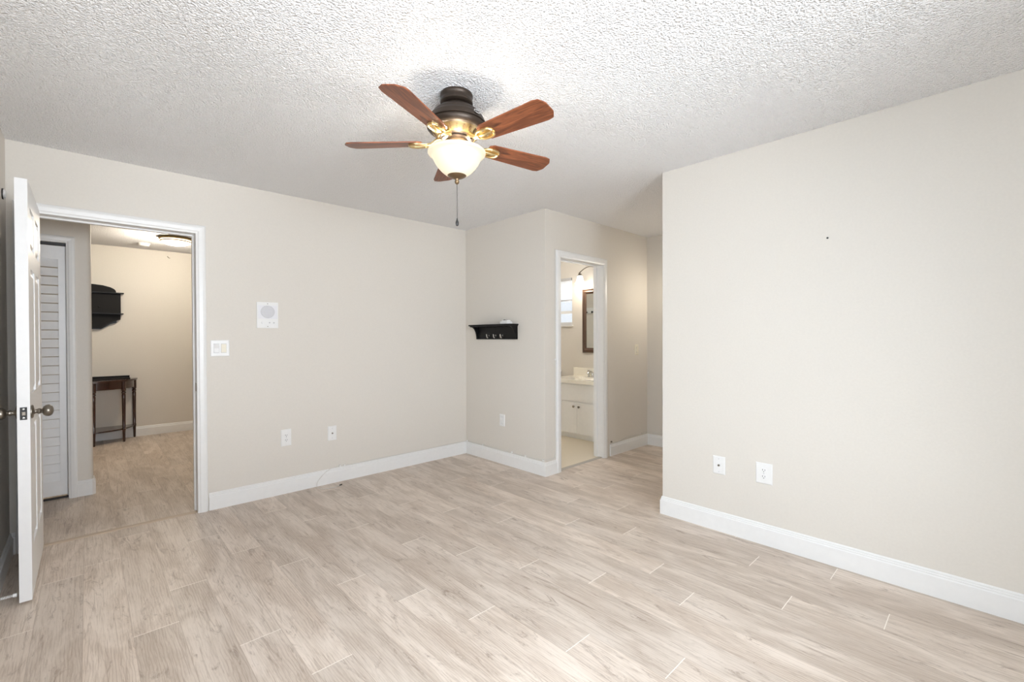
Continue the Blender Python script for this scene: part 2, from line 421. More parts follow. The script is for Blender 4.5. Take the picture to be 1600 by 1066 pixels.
baseboard('baseboard_hall', [(-1.6, YH), (XC, YH)], -1, 'white baseboard on the far wall of the hall')

# casings and jambs
CP = [(0, 0), (0, .010), (.012, .013), (.018, .017), (.040, .019), (.052, .017), (.060, .012), (.060, 0)]
def casing(name, axis, plane, a0, a1, top, face, label, depth=T, jamb=True, w=CW):
    """door casing + jamb as one trim; axis 'x': opening runs along x in plane y=plane; face = -1 towards -y"""
    bm = MB().bm; s = w/CW
    def path(inn):      # offset inn outward from the opening
        return [(a0-inn, 0), (a0-inn, top+inn), (a1+inn, top+inn), (a1+inn, 0)]
    rows = []
    cols = [path(-(-c*s)) for c, h in CP]
    V = [[bm.verts.new((x, plane+face*h, z)) for (x, z) in col] for col, (c, h) in zip(cols, CP)]
    n = len(CP)
    for j in range(3):
        for i in range(n):
            A, B = V[i], V[(i+1) % n]
            bm.faces.new((A[j], A[j+1], B[j+1], B[j]))
    bm.faces.new([V[i][0] for i in range(n)]); bm.faces.new([V[i][3] for i in range(n)][::-1])
    mb = MB(); mb.bm.free(); mb.bm = bm
    if jamb:
        d0, d1 = (plane, plane-face*depth)
        d0, d1 = min(d0, d1), max(d0, d1)
        mb.box(a0-.014, a0, d0-.001, d1+.001, 0, top); mb.box(a1, a1+.014, d0-.001, d1+.001, 0, top)
        mb.box(a0-.014, a1+.014, d0-.001, d1+.001, top, top+.014)
        q = (d0+d1)/2+.012   # stop bead
        mb.box(a0, a0+.010, q, q+.03, 0, top-.010); mb.box(a1-.010, a1, q, q+.03, 0, top-.010); mb.box(a0, a1, q, q+.03, top-.010, top)
    return struct(mb.done(name, M_trim), label, 'trim')
casing('trim_3', 'x', YA, D0, D1, DH, -1, 'white casing around the hall doorway')
casing('trim_4', 'x', YB, B0, B1, BH, -1, 'white casing around the bathroom doorway', w=0.063)
casing('trim_5', 'x', YK, K0, K1, KH, -1, 'white casing around the louvered closet door', w=0.052)
casing('trim_6', 'x', YF, WIN[0], WIN[1], WIN[3], +1, 'white casing around the window behind the viewer', jamb=False)

# ------------------------------------------------------------------ door 1: six panel leaf, standing open
DX0, DX1, DY0, DY1, DZ0, DZ1 = -0.2445, -0.2015, 3.167, 3.946, 0.012, 2.037
def six_panel(face_x, out):
    """rails/stiles and raised panels on one face; returns list of boxes"""
d1 = MB()
ys = [DY0, DY0+.115, DY0+.3475, DY0+.4315, DY1-.115, DY1]
zs = [(0.012, 0.25), (0.25, 0.84), (0.84, 1.00), (1.00, 1.62), (1.62, 1.72), (1.72, 1.925), (1.925, 2.037)]
core0, core1 = DX0+.008, DX1-.008
for a, b in ((ys[0], ys[1]), (ys[2], ys[3]), (ys[4], ys[5])): d1.box(DX0, DX1, a, b, DZ0, DZ1)
for a, b in ((ys[1], ys[2]), (ys[3], ys[4])):
    for k, (z0, z1) in enumerate(zs):
        if k % 2 == 0: d1.box(DX0, DX1, a, b, z0, z1)
        else:
            d1.box(core0, core1, a, b, z0, z1)
            for fx, s in ((core0, -1), (core1, 1)):      # raised field with sloping margin
                o = Vector((fx, 0, 0)); g = .012; g2 = .032; hgt = .006*s
                A = [d1.bm.verts.new((fx, y, z)) for y, z in ((a+g, z0+g), (b-g, z0+g), (b-g, z1-g), (a+g, z1-g))]
                B = [d1.bm.verts.new((fx+hgt, y, z)) for y, z in ((a+g2, z0+g2), (b-g2, z0+g2), (b-g2, z1-g2), (a+g2, z1-g2))]
                d1.bm.faces.new(B)
                for i in range(4): d1.bm.faces.new((A[i], A[(i+1) % 4], B[(i+1) % 4], B[i]))
door1 = struct(d1.done('door_1', M_door), 'white six-panel door standing open at the left', 'door')
KY, KZ = DY0+.062, 0.914
def knob(sgn, fx, parent):
    pr = [(.033, 0), (.033, .004), (.029, .008), (.014, .010), (.011, .014), (.011, .020), (.014, .024), (.014, .030), (.010, .034), (.012, .038), (.022, .042), (.0275, .050), (.029, .058), (.0275, .066), (.021, .073), (.010, .077), (0, .078)]
    m = MB(); m.lathe([(r, h*sgn) for r, h in pr], (fx, KY, KZ), 'X', 32)
    k = m.done('door_knob', M_pewter, parent, smooth=True); return k
knob(+1, DX1, door1); knob(-1, DX0, door1)
lp = MB().box((DX0+DX1)/2-.012, (DX0+DX1)/2+.012, DY0-.0018, DY0+.001, KZ-.030, KZ+.030, .0006).done('latch_plate', M_dark, door1)
MB().box((DX0+DX1)/2-.006, (DX0+DX1)/2+.007, DY0-.008, DY0-.0015, KZ-.009, KZ+.009, .002).done('latch_bolt', M_pewter, lp)
for dz in (-.021, .021):
    MB().lathe([(0, -.0035), (.004, -.0032), (.0045, -.0015), (.0045, 0)], ((DX0+DX1)/2, DY0, KZ+dz), 'Y', 14).done('screw', M_steel, lp, smooth=True)
for z in (0.25, 1.05, 1.82):
    MB().lathe([(.006, -.045), (.006, .045)], (DX0-.004, DY1-.002, z), 'Z', 12).done('hinge', M_pewter, door1, smooth=True)
# strike plate on the far jamb
tag(MB().box(D1-.0025, D1, YA+.012, YA+.040, .885, .945, .0005).done('strike_plate', M_pewter), 'small pewter strike plate on the right jamb of the hall doorway', 'strike plate')

# door 2: louvered bifold in the closet
d2 = MB(); ky0, ky1 = YK+.03, YK+.058
halves = [(K0+.006, (K0+K1)/2-.002), ((K0+K1)/2+.002, K1-.006)]
for a, b in halves:
    d2.box(a, a+.040, ky0, ky1, .03, 2.005); d2.box(b-.040, b, ky0, ky1, .03, 2.005)
    d2.box(a+.04, b-.04, ky0, ky1, .03, .15); d2.box(a+.04, b-.04, ky0, ky1, 1.90, 2.005)
door2 = struct(d2.done('door_2', M_door), 'white louvered bifold closet door in the hall', 'door')
for a, b in halves:
    lv = MB(); z = .145
    while z < 1.90:
        lv.prism([(0, 0), (.006, 0), (.030, .064), (.024, .064)][::-1], (a+.038, ky0-.002, z), (0, 1, 0), (0, 0, 1), (b-a-.076, 0, 0)); z += .0705
    lv.done('louver_panel', M_door, door2)
MB().box(K0, K1, YK+.03, YK+.06, 2.010, 2.0295).done('track', M_dark, door2)
MB().box(K0, K1, YK+.03, YK+.06, 0.001, 0.012).done('floor_track', M_dark, door2)

# ------------------------------------------------------------------ window behind the camera, and bathroom window
def window_y(name, x0, x1, z0, z1, y, label):
    f = MB()
    for a, b, c, d in ((x0, x0+.04, z0, z1), (x1-.04, x1, z0, z1), (x0, x1, z0, z0+.04), (x0, x1, z1-.04, z1), ((x0+x1)/2-.02, (x0+x1)/2+.02, z0, z1)):
        f.box(a, b, y-.03, y+.03, c, d)
    w = struct(f.done(name, M_trim), label, 'window')
    MB().box(x0+.04, x1-.04, y-.003, y+.003, z0+.04, z1-.04).done('pane', M_pane, w)
    MB().box(x0-.06, x1+.06, y+.06, y+.11, z0-.03, z0).done('sill', M_trim, w)
    return w
window_y('window_1', WIN[0], WIN[1], WIN[2], WIN[3], YF-.06, 'white framed window behind the viewer')
f = MB()
for a, b, e, d in ((WIN_ADDED[0], WIN_ADDED[0]+.04, WIN_ADDED[2], WIN_ADDED[3]), (WIN_ADDED[1]-.04, WIN_ADDED[1], WIN_ADDED[2], WIN_ADDED[3]), (WIN_ADDED[0], WIN_ADDED[1], WIN_ADDED[2], WIN_ADDED[2]+.04), (WIN_ADDED[0], WIN_ADDED[1], WIN_ADDED[3]-.04, WIN_ADDED[3]), (WIN_ADDED[0], WIN_ADDED[1], 1.43, 1.47)):
    f.box(XL-.09, XL-.03, a, b, e, d)
w3 = struct(f.done('window_added_3', M_trim), 'unseen white framed window added in the left wall for fill light', 'window')  # unseen window, added as the inlet for the side fill lamps
MB().box(XL-.063, XL-.057, WIN_ADDED[0]+.04, WIN_ADDED[1]-.04, WIN_ADDED[2]+.04, WIN_ADDED[3]-.04).done('pane', M_pane, w3)
MB().box(XL-.03, XL+.02, WIN_ADDED[0]-.05, WIN_ADDED[1]+.05, WIN_ADDED[2]-.03, WIN_ADDED[2]).done('sill', M_trim, w3)
f = MB(); wy0, wy1, wz0, wz1 = 4.00, 4.62, 1.44, 2.10; wx = XV+.06
for a, b, c, d in ((wy0, wy0+.035, wz0, wz1), (wy1-.035, wy1, wz0, wz1), (wy0, wy1, wz0, wz0+.04), (wy0, wy1, wz1-.03, wz1), (wy0, wy1, 1.60, 1.64)):
    f.box(wx-.02, wx+.02, a, b, c, d)
w2 = struct(f.done('window_2', M_trim), 'small bathroom window above the toilet', 'window')
MB().box(wx-.002, wx+.002, wy0+.03, wy1-.03, wz0+.03, wz1-.02).done('pane', M_pane, w2)
MB().box(XV-.03, XV+.04, wy0-.02, wy1+.02, wz0-.02, wz0).done('sill', M_trim, w2)
bl = thing('window_blind', (XV+.012, 4.31, 1.62), 'white slatted blind half drawn in the small bathroom window', 'blind')
MB().box(XV-.012, XV+.018, wy0+.01, wy1-.01, 2.062, 2.098).done('headrail', M_gray, bl)
sl = MB(); z = 2.05
while z > 1.80:
    sl.prism([(0, 0), (.007, .0165), (.008, .0165), (.001, 0)], (XV-.006, wy0+.012, z), (1, 0, 0), (0, 0, 1), (0, wy1-wy0-.024, 0)); z -= .017
sl.done('slats', M_blind, bl)
MB().box(XV-.010, XV+.014, wy0+.012, wy1-.012, 1.775, 1.795).done('bottom_rail', M_gray, bl)

# ------------------------------------------------------------------ ceiling fan
FX, FY = 1.306, 1.768
fan = thing('ceiling_fan', (FX, FY, H), 'five-blade ceiling fan with dark bronze housing, wooden blades and lit glass bowl', 'ceiling fan')
c = (FX, FY, 0)
MB().lathe([(.076, H), (.078, H-.004), (.078, H-.012), (.075, H-.016), (.075, H-.030), (.078, H-.034), (.078, H-.044), (.070, H-.050), (.060, H-.050)], c, n=56).done('canopy', M_bronze, fan, smooth=True)
hs = MB().lathe([(.050, H-.049), (.058, H-.058), (.068, H-.064), (.085, H-.070), (.092, H-.077), (.094, H-.080), (.110, H-.090), (.116, H-.098), (.117, H-.103), (.128, H-.113), (.133, H-.122), (.134, H-.127),
    (.139, H-.134), (.141, H-.144), (.135, H-.147), (.135, H-.152), (.143, H-.155), (.142, H-.164), (.136, H-.172), (.128, H-.178), (.120, H-.181), (.08, H-.181)], c, n=64).done('motor_housing', M_bronze, fan, smooth=True)
# badge on the housing (oval, silver)
ba = radians(-36-90+45)
bd = Vector((sin(YAW+.62)*-1, -cos(YAW+.62), 0))
bd = Vector((0.08, -1.0, 0)).normalized(); bt = Vector((-bd.y, bd.x, 0))
bp0 = Vector((FX, FY, H-.128)) + bd*.1385; nrm = (bd*0.93+Vector((0, 0, .30))).normalized(); upv = nrm.cross(bt).normalized()
if upv.z < 0: upv = -upv
bg = MB(); bg.prism([(cos(a)*.019, sin(a)*.011) for a in [2*pi*i/28 for i in range(28)]], bp0+nrm*.001, bt, upv, nrm*.004)
badge = bg.done('badge', M_chrome, fan)
mk = MB(); mk.tube(catmull([bp0+nrm*.0055+bt*x+upv*y for x, y in ((-.013, -.003), (-.010, .005), (-.008, -.003), (-.004, .002), (-.001, -.003), (.003, .002), (.006, -.003), (.010, .002), (.013, 0))], 5), .0011, 6)
mk.done('emblem', M_dark, badge)
# vented lower ring, brass-lit
vr = MB().lathe([(.118, H-.180), (.116, H-.184), (.092, H-.206), (.088, H-.210), (.05, H-.210)], c, n=64).done('vent_ring', M_brass, fan, smooth=True)
vs_ = MB()
for k in range(20):
    a = 2*pi*k/20; d = Vector((cos(a), sin(a), 0)); t = Vector((-sin(a), cos(a), 0)); o = Vector((FX, FY, H-.2045))+d*.0945
    sl_ = (d*.0215+Vector((0, 0, .0190)))
    nn = Vector((d.x*.65, d.y*.65, -.75)).normalized()
    vs_.prism([(-.004, 0), (.004, 0), (.0055, .35), (.0055, .75), (.003, .9), (-.003, .9), (-.0055, .75), (-.0055, .35)], o+nn*.0003, t, sl_, nn*.0012)
vs_.done('vent_slots', M_bronze2, vr)
MB().lathe([(.086, H-.209), (.080, H-.213), (.074, H-.214), (.074, H-.222), (.064, H-.226), (.05, H-.226)], c, n=48).done('flywheel', M_bronze, fan, smooth=True)
MB().lathe([(.056, H-.222), (.058, H-.230), (.056, H-.236), (.055, H-.262), (.060, H-.266), (.060, H-.270), (.04, H-.272)], c, n=48).done('switch_housing', M_bronze2, fan, smooth=True)
# glass bowl: shell with thickness, open at the top
outer = [(.134, 2.168), (.138, 2.165), (.139, 2.160), (.137, 2.154), (.128, 2.150), (.122, 2.147), (.118, 2.142), (.116, 2.134), (.106, 2.112), (.094, 2.094), (.078, 2.076), (.062, 2.062), (.050, 2.054), (.038, 2.048)]
inner = [(r-.004, z+.004) for r, z in outer][::-1]
bowl_prof = outer+inner
bw = MB(); bw.lathe([(.127, 2.164), (.130, 2.167)]+outer+[(.012, 2.046)], c, n=64)
bmesh.ops.delete(bw.bm, geom=[f for f in bw.bm.faces if len(f.verts) > 4 and f.calc_center_median().z > 2.15], context='FACES_ONLY')
bowl = bw.done('glass_bowl', M_bowl, fan, smooth=True)
MB().lathe([(.047, 2.060), (.048, 2.055), (.044, 2.050), (.032, 2.043), (.018, 2.038), (.010, 2.035), (.008, 2.028), (.011, 2.024), (.010, 2.016), (.004, 2.010), (0, 2.009)], c, n=36).done('finial', M_bronze2, fan, smooth=True)
pc = MB(); z = 2.012
pc.tube([(FX, FY, 2.012), (FX+.001, FY-.001, 1.846)], .0018, 6)
while z > 1.848: pc.lathe([(0, .0018), (.0016, .0009), (.0019, 0), (.0016, -.0009), (0, -.0018)], (FX, FY, z), n=6); z -= .0065
chain = pc.done('pull_chain', mat('dull chain metal', (96, 92, 88), 0.45, 0.6), fan)
MB().lathe([(0, 1.848), (.003, 1.845), (.004, 1.838), (.0075, 1.828), (.008, 1.820), (.006, 1.812), (0, 1.808)], (FX, FY, 0), n=18).done('pull_knob', M_dark, chain, smooth=True)
TH0 = 3.5915; BZ = 2.209; PT = radians(12)
for k in range(5):
    a = TH0+2*pi*k/5
    Rm = Matrix.Translation((FX, FY, BZ)) @ Matrix.Rotation(a, 4, 'Z') @ Matrix.Rotation(-PT, 4, 'X')
    r0, r1, w0, w1 = .165, .540, .052, .066
    pts = [(r0, -w0*.72), (r0+.02, -w0)] + [(r1-.045, -w1), (r1-.020, -w1+.006), (r1-.004, -w1+.030), (r1, -w1+.040)] + [(r1, w1-.040), (r1-.004, w1-.030), (r1-.020, w1-.006), (r1-.045, w1)] + [(r0+.02, w0), (r0, w0*.72)]
    b = MB().prism(pts, (0, 0, -.003), (1, 0, 0), (0, 1, 0), (0, 0, .006), .001).done('blade', M_blade, fan, loc=(0, 0, 0))
    b.parent = fan; b.matrix_world = Rm
    b.matrix_basis = Matrix.Translation((-FX, -FY, -H)) @ Rm
    # cast bracket: arm from the flywheel, open loop and pad under the blade
    br = MB()
    br.tube(catmull([(.070, 0, .016), (.095, 0, .013), (.125, 0, -.006), (.150, 0, -.009)], 5), [.011]*15+[.013], 10)
    br.prism([(.140, -.018), (.165, -.030), (.195, -.034), (.222, -.028), (.236, -.012), (.238, 0), (.236, .012), (.222, .028), (.195, .034), (.165, .030), (.140, .018)], (0, 0, -.0075), (1, 0, 0), (0, 1, 0), (0, 0, .0045), .0015)
    for s in (-1, 1):
        br.tube(catmull([(.130, .006*s, -.008), (.160, .026*s, -.011), (.195, .030*s, -.012), (.222, .024*s, -.011), (.232, .006*s, -.010)], 5), .0045, 8)
    br.tube([(.150, 0, -.010), (.19, 0, -.013), (.226, 0, -.010)], [.006, .010, .005], 10)
    bo = br.done('blade_bracket', M_brass, fan, smooth=True, loc=(0, 0, 0))
    Rb = Matrix.Translation((FX, FY, BZ)) @ Matrix.Rotation(a, 4, 'Z') @ Matrix.Rotation(-PT, 4, 'X')
    bo.matrix_basis = Matrix.Translation((-FX, -FY, -H)) @ Rb
    for p in ((.185, -.018), (.185, .018), (.222, 0)):
        MB().lathe([(0, -.0105), (.003, -.010), (.0042, -.0085), (.0042, -.007)], (p[0], p[1], 0), n=10).done('screw', M_steel, bo, smooth=True, loc=(0, 0, 0))
for k in range(3):
    a = TH0+pi/5+2*pi*k/3
    point('fan_bulb', (FX+.085*cos(a), FY+.085*sin(a), 2.146), 2.8, SOFT, 0.022)

# ------------------------------------------------------------------ wall plates
def plate(name, pos, ax, w, h, label, cat, kind, group=None, mt=None):
    """ax: unit vector pointing right on the wall as seen; normal out of the wall is n"""
    mt = mt or M_plate
    u, n = Vector(ax[0]), Vector(ax[1]); z = Vector((0, 0, 1)); P = Vector(pos)
    t = thing(name, pos, label, cat, group)
    m = MB(); A = [m.bm.verts.new(P+u*a+z*b) for a, b in ((-w/2, -h/2), (w/2, -h/2), (w/2, h/2), (-w/2, h/2))]
    e = .005
    B = [m.bm.verts.new(P+n*.003+u*a+z*b) for a, b in ((-w/2, -h/2), (w/2, -h/2), (w/2, h/2), (-w/2, h/2))]
    D = [m.bm.verts.new(P+n*.0065+u*a+z*b) for a, b in ((-w/2+e, -h/2+e), (w/2-e, -h/2+e), (w/2-e, h/2-e), (-w/2+e, h/2-e))]
    m.bm.faces.new(A); m.bm.faces.new(D)
    for X, Y in ((A, B), (B, D)):
        for i in range(4): m.bm.faces.new((X[i], X[(i+1) % 4], Y[(i+1) % 4], Y[i]))
    m.done('cover_plate', mt, t)
    F = P+n*.0065
    def bx(nm, a, b, w_, h_, d, mm, par=t, off=0):
        return MB().prism([(-w_/2, -h_/2), (w_/2, -h_/2), (w_/2, h_/2), (-w_/2, h_/2)], F+u*a+z*b+n*off, u, z, n*d).done(nm, mm, par)
    def disc(nm, a, b, r, d, mm, par=t, off=0, rz=1.0):
        return MB().prism([(cos(q)*r, sin(q)*r*rz) for q in [2*pi*i/20 for i in range(20)]], F+u*a+z*b+n*off, u, z, n*d).done(nm, mm, par)
    if kind == 'duplex':
        for b in (.0195, -.0195):
            s = MB().prism([(-.0165, -.009), (-.010, -.0145), (.010, -.0145), (.0165, -.009), (.0165, .009), (.010, .0145), (-.010, .0145), (-.0165, .009)], F+z*b, u, z, n*.002).done('socket', mt, t)
            bx('slot', -.0065, b+.003, .0026, .009, .0006, M_dark, s, .002); bx('slot', .0065, b+.003, .0026, .0075, .0006, M_dark, s, .002)
            disc('slot', 0, b-.0075, .0026, .0006, M_dark, s, .002)
        disc('screw', 0, 0, .003, .001, M_gray)
    if kind == 'coax':
        disc('collar', 0, 0, .0075, .003, M_steel); MB().tube([F, F+n*.012], .0042, 12).done('connector', M_pewter, t)
        disc('screw', 0, .042, .0028, .001, M_gray); disc('screw', 0, -.042, .0028, .001, M_gray)
    if kind == 'phone':
        bx('jack', 0, 0, .018, .016, .002, M_gray); bx('port', 0, -.001, .010, .009, .0008, M_dark, off=.002)
        disc('screw', 0, .042, .0028, .001, M_gray); disc('screw', 0, -.042, .0028, .001, M_gray)
    if kind == 'decora2':
        for a, mm in ((-.0235, M_plate), (.0235, M_plate2)):
            fr = bx('rocker_frame', a, 0, .036, .070, .0008, M_gray)
            MB().prism([(0, -.032), (.005, -.032), (.001, 0), (.006 if a < 0 else .003, .032), (0, .032)], F+n*.0008+u*(a-.016), n, z, u*.032).done('rocker', mm, fr)
    if kind == 'decora1':
        fr = bx('rocker_frame', 0, 0, .036, .070, .0008, M_gray)
        MB().prism([(0, -.032), (.005, -.032), (.001, 0), (.005, .032), (0, .032)], F+n*.0008+u*(-.016), n, z, u*.032).done('rocker', mt, fr)
    return t
AXA = ((1, 0, 0), (0, -1, 0)); AXB = ((0, -1, 0), (-1, 0, 0)); AXR = ((0, -1, 0), (-1, 0, 0))
plate('light_switch', (.724, YA, 1.196), AXA, .122, .122, 'white double rocker light switch beside the hall doorway', 'light switch', 'decora2')
plate('power_outlet', (1.180, YA, .455), AXA, .078, .135, 'white duplex power outlet low on the back wall, nearer the hall doorway', 'power outlet', 'duplex')
plate('cable_outlet', (1.556, YA, .436), AXA, .076, .125, 'white coaxial cable plate low on the back wall, right of the duplex outlet', 'cable outlet', 'coax')
plate('wall_plate', (XC, 3.360, .437), AXB, .076, .118, 'white wall plate below the black coat shelf', 'wall plate', 'decora1')
plate('light_switch', (4.576, YB, 1.123), AXA, .074, .118, 'almond single light switch on the alcove wall right of the bathroom door', 'light switch', 'decora1', mt=M_plate2)
plate('cable_outlet', (XR, 1.212, .430), AXR, .078, .116, 'white cable plate with a single connector on the right wall', 'cable outlet', 'coax')
plate('power_outlet', (XR, .943, .434), AXR, .093, .126, 'white duplex power outlet on the right wall, nearer the viewer', 'power outlet', 'duplex')

# intercom
ic = thing('intercom', (1.048, YA, 1.452), 'white square intercom panel with round speaker grille on the back wall', 'intercom')
MB().box(.970, 1.126, YA-.010, YA, 1.350, 1.556, .003).done('panel', M_plate, ic)
MB().box(.978, 1.118, YA-.0115, YA-.009, 1.424, 1.530, .001).done('speaker_frame', mat('light grey plastic', (222, 222, 226), .4), ic)
gr = MB().lathe([(.050, -.0135), (.050, -.011)], (1.048, YA, 1.479), 'Y', 40).done('speaker_grille', M_gray, ic)
g2 = MB()
for i in range(-5, 6):
    hw = math.sqrt(max(0, .047**2-(i*.0085)**2)); g2.box(1.048-hw, 1.048+hw, YA-.0145, YA-.0132, 1.479+i*.0085-.0022, 1.479+i*.0085+.0022)
g2.done('grille_bars', mat('pale grille plastic', (212, 212, 216), .4), gr)
for x, r in ((1.012, .010), (1.060, .005), (1.092, .005)):
    MB().lathe([(r, -.018), (r, -.009)], (x, YA, 1.393), 'Y', 20).done('knob', M_plate if r > .006 else M_gray, ic, smooth=True)
MB().box(1.020, 1.080, YA-.0112, YA-.0095, 1.425, 1.4285).done('name_strip', M_gray, ic)
for z in (1.543, 1.363): MB().lathe([(.0035, -.0115), (.0035, -.009)], (1.048, YA, z), 'Y', 12).done('screw', M_pewter, ic)

# ------------------------------------------------------------------ coat shelf on wall B
cs = thing('coat_shelf', (XC, 3.49, 1.25), 'black wooden wall shelf with three silver coat hooks', 'shelf')
y0, y1 = 3.135, 3.735      # right end near, left end far
MB().box(XC-.125, XC, y0-.012, y1+.012, 1.386, 1.400, .002).done('top_board', M_black, cs)
MB().box(XC-.112, XC, y0-.004, y1+.004, 1.376, 1.387, .002).done('moulding', M_black, cs)
MB().box(XC-.014, XC, y0, y1, 1.250, 1.378).done('back_board', M_black, cs)
for yy in (y0, y1-.016):
    pr = [(0, 1.25), (.030, 1.25)]+[(.030+.072*(1-cos(q)), 1.25+.126*sin(q)) for q in [pi/2*i/8 for i in range(9)]]+[(0, 1.376)]
    MB().prism([(-a, b) for a, b in pr], (XC, yy, 0), (1, 0, 0), (0, 0, 1), (0, .016, 0)).done('side_bracket', M_black, cs)
for yy in (3.33, 3.435, 3.54):
    hk = MB(); X = XC-.014
    hk.lathe([(.008, 0), (.008, -.003)], (X, yy, 1.285), 'X', 14)
    hk.tube(catmull([(X-.002, yy, 1.296), (X-.010, yy, 1.280), (X-.020, yy, 1.268), (X-.032, yy, 1.272), (X-.036, yy, 1.290), (X-.037, yy, 1.302)], 5), .0065, 8)
    hk.done('coat_hook', M_chrome, cs, smooth=True)
gd = thing('gadget', (XC-.055, 3.235, 1.400), 'small white gadget with a black top on the coat shelf', 'gadget')
MB().box(XC-.095, XC-.025, 3.18, 3.285, 1.400, 1.424, .005).done('body', M_plate, gd)
MB().box(XC-.085, XC-.035, 3.195, 3.27, 1.424, 1.436, .004).done('lid', M_plate, gd)
MB().lathe([(.012, 1.434), (.012, 1.441), (.009, 1.443)], (XC-.070, 3.245, 0), n=20).done('button', M_dark, gd)
MB().lathe([(.006, 1.434), (.006, 1.440)], (XC-.070, 3.212, 0), n=16).done('button', M_dark, gd)

# ------------------------------------------------------------------ cables
cb = thing('cable', (1.6, YA-.01, .13), 'thin white cable clipped along the baseboard in the back corner, one end on the floor', 'cable')
zc = .131; pts = [(1.565, YA-.128, .006), (1.50, YA-.150, .005), (1.43, YA-.120, .005), (1.405, YA-.06, .012), (1.42, YA-.030, .045), (1.47, YA-.022, .095), (1.53, YA-.012, .128), (1.60, YA-.005, .134)]
run = catmull(pts, 6)
run += [Vector((x, YA-.005, zc+.002*sin(x*7))) for x in [1.7+.15*i for i in range(9)]]
run += [Vector((XC-.008, YA-.008, zc))] + [Vector((XC-.005, y, zc+.003+.003*sin(y*9))) for y in [3.85-.12*i for i in range(9)]]
run += [Vector((XC-.005, YB+.01, .150)), Vector((XC-.004, YB-.005, .152)), Vector((3.10, YB-.005, .150)), Vector((3.150, YB-.005, .152)), Vector((3.163, YB-.004, .19))]
run += [Vector((3.164, YB-.004, z)) for z in (.5, .9, 1.3, 1.7, 2.0, 2.09)]
MB().tube(run, .0024, 6).done('wire', M_cable, cb, smooth=True)
MB().tube([pts[0], (1.59, YA-.120, .006)], .0045, 8).done('plug', M_dark, cb)
clips = [(1.66, YA-.006, .135), (1.62, YA-.006, .137), (XC-.008, 3.93, .136), (XC-.006, 3.66, .137), (XC-.006, 3.22, .137), (XC-.006, 3.03, .137), (XC-.006, 2.80, .142), (3.164, YB-.006, 1.06)]
for p in clips:
    MB().box(p[0]-.007, p[0]+.007, p[1]-.008, p[1]+.005, p[2]-.006, p[2]+.009, .002).done('clip', M_plate, cb)
cb2 = thing('cable', (4.1, YB-.01, .13), 'loose thin cable lying on the alcove baseboard beside the bathroom door', 'cable')
q = [(4.066, YB-.010, .150), (4.10, YB-.008, .135), (4.18, YB-.006, .130), (4.30, YB-.006, .150), (4.42, YB-.006, .158), (4.55, YB-.006, .150), (4.66, YB-.007, .142)]
q += [(4.66+.012*i+.008*cos(i*1.6), YB-.010, .150+.010*sin(i*1.6)) for i in range(1, 11)] + [(XE-.010, YB-.03-.03*i, .150+.008*sin(i*2.0)) for i in range(5)]
MB().tube(catmull(q, 4), .0028, 6).done('wire', M_cable, cb2, smooth=True)
MB().lathe([(.008, -.012), (.008, 0)], (4.062, YB-.004, .152), 'Y', 14).done('plug', M_pewter, cb2)

# small marks and fixings
tag(MB().lathe([(.005, 0), (.005, -.004), (.002, -.010)], (XR, .622, 1.817), 'X', 12).done('nail', M_dark), 'dark nail head high on the right wall', 'nail')
hk = MB(); hk.tube(catmull([(.80, YH, 2.375), (.80, YH-.02, 2.365), (.812, YH-.03, 2.352), (.822, YH-.02, 2.352)], 5), .004, 8)
tag(hk.done('hook', M_pewter, smooth=True), 'tiny metal hook high on the far hall wall below the ceiling light', 'hook')
ds = thing('wall_sensor', (XL, 3.80, 2.08), 'small round white disc with dark rim high on the wall above the open door', 'wall sensor')
MB().lathe([(.030, 0), (.030, .006)], (XL, 3.80, 2.085), 'X', 28).done('rim', M_dark, ds)
MB().lathe([(.026, .006), (.024, .014), (0, .018)], (XL, 3.80, 2.085), 'X', 28).done('cap', M_plate, ds, smooth=True)
st = thing('door_stop', (XL+.014, 3.19, .045), 'white spring door stop on the baseboard behind the open door', 'door stop')
sp = [(XL+.018+.055*i/60, 3.195+.006*cos(i*1.1), .045+.006*sin(i*1.1)) for i in range(61)]
MB().tube(sp, .0012, 5).done('spring', M_plate, st)
MB().lathe([(.012, 0), (.012, .004)], (XL+.014, 3.195, .045), 'X', 16).done('base', M_plate, st)
MB().lathe([(.008, 0), (.009, .003), (.009, .012), (.006, .014)], (XL+.072, 3.195, .045), 'X', 16).done('tip', M_plate, st, smooth=True)

# ------------------------------------------------------------------ hall furniture
TX, TY = 0.05, YH
tb = thing('console_table', (TX, TY-.2, 0), 'dark mahogany half-moon console table against the far hall wall', 'table')
def dshape(r, n=32): return [(-r, 0)]+[(-r*cos(pi*i/n), -r*sin(pi*i/n)) for i in range(1, n)]+[(r, 0)]
MB().prism(dshape(.425), (TX, TY-.002, .745), (1, 0, 0), (0, 1, 0), (0, 0, .020), .004).done('tabletop', M_mahog, tb, smooth=True)
ap = dshape(.395); api = [(a*.95, b*.95) for a, b in ap][::-1]
m = MB(); m.prism(ap, (TX, TY-.004, .655), (1, 0, 0), (0, 1, 0), (0, 0, .090)); m.done('apron', M_mahog, tb, smooth=True)
MB().prism(dshape(.385), (TX, TY-.004, .150), (1, 0, 0), (0, 1, 0), (0, 0, .016), .003).done('lower_shelf', M_mahog, tb, smooth=True)
legp = [(.010, 0), (.012, .015), (.014, .10), (.016, .14), (.019, .150), (.019, .168), (.016, .175), (.017, .30), (.019, .52), (.020, .58), (.015, .592), (.022, .600), (.022, .612), (.016, .622), (.024, .632), (.024, .66), (.024, .745)]
for a in (0, 45, 90, 135, 180):
    rr = .388; lx = TX+rr*cos(radians(a)); ly = TY-.028-(rr-.025)*sin(radians(a))
    MB().lathe(legp, (lx, ly, 0), n=20).done('leg', M_mahog, tb, smooth=True)
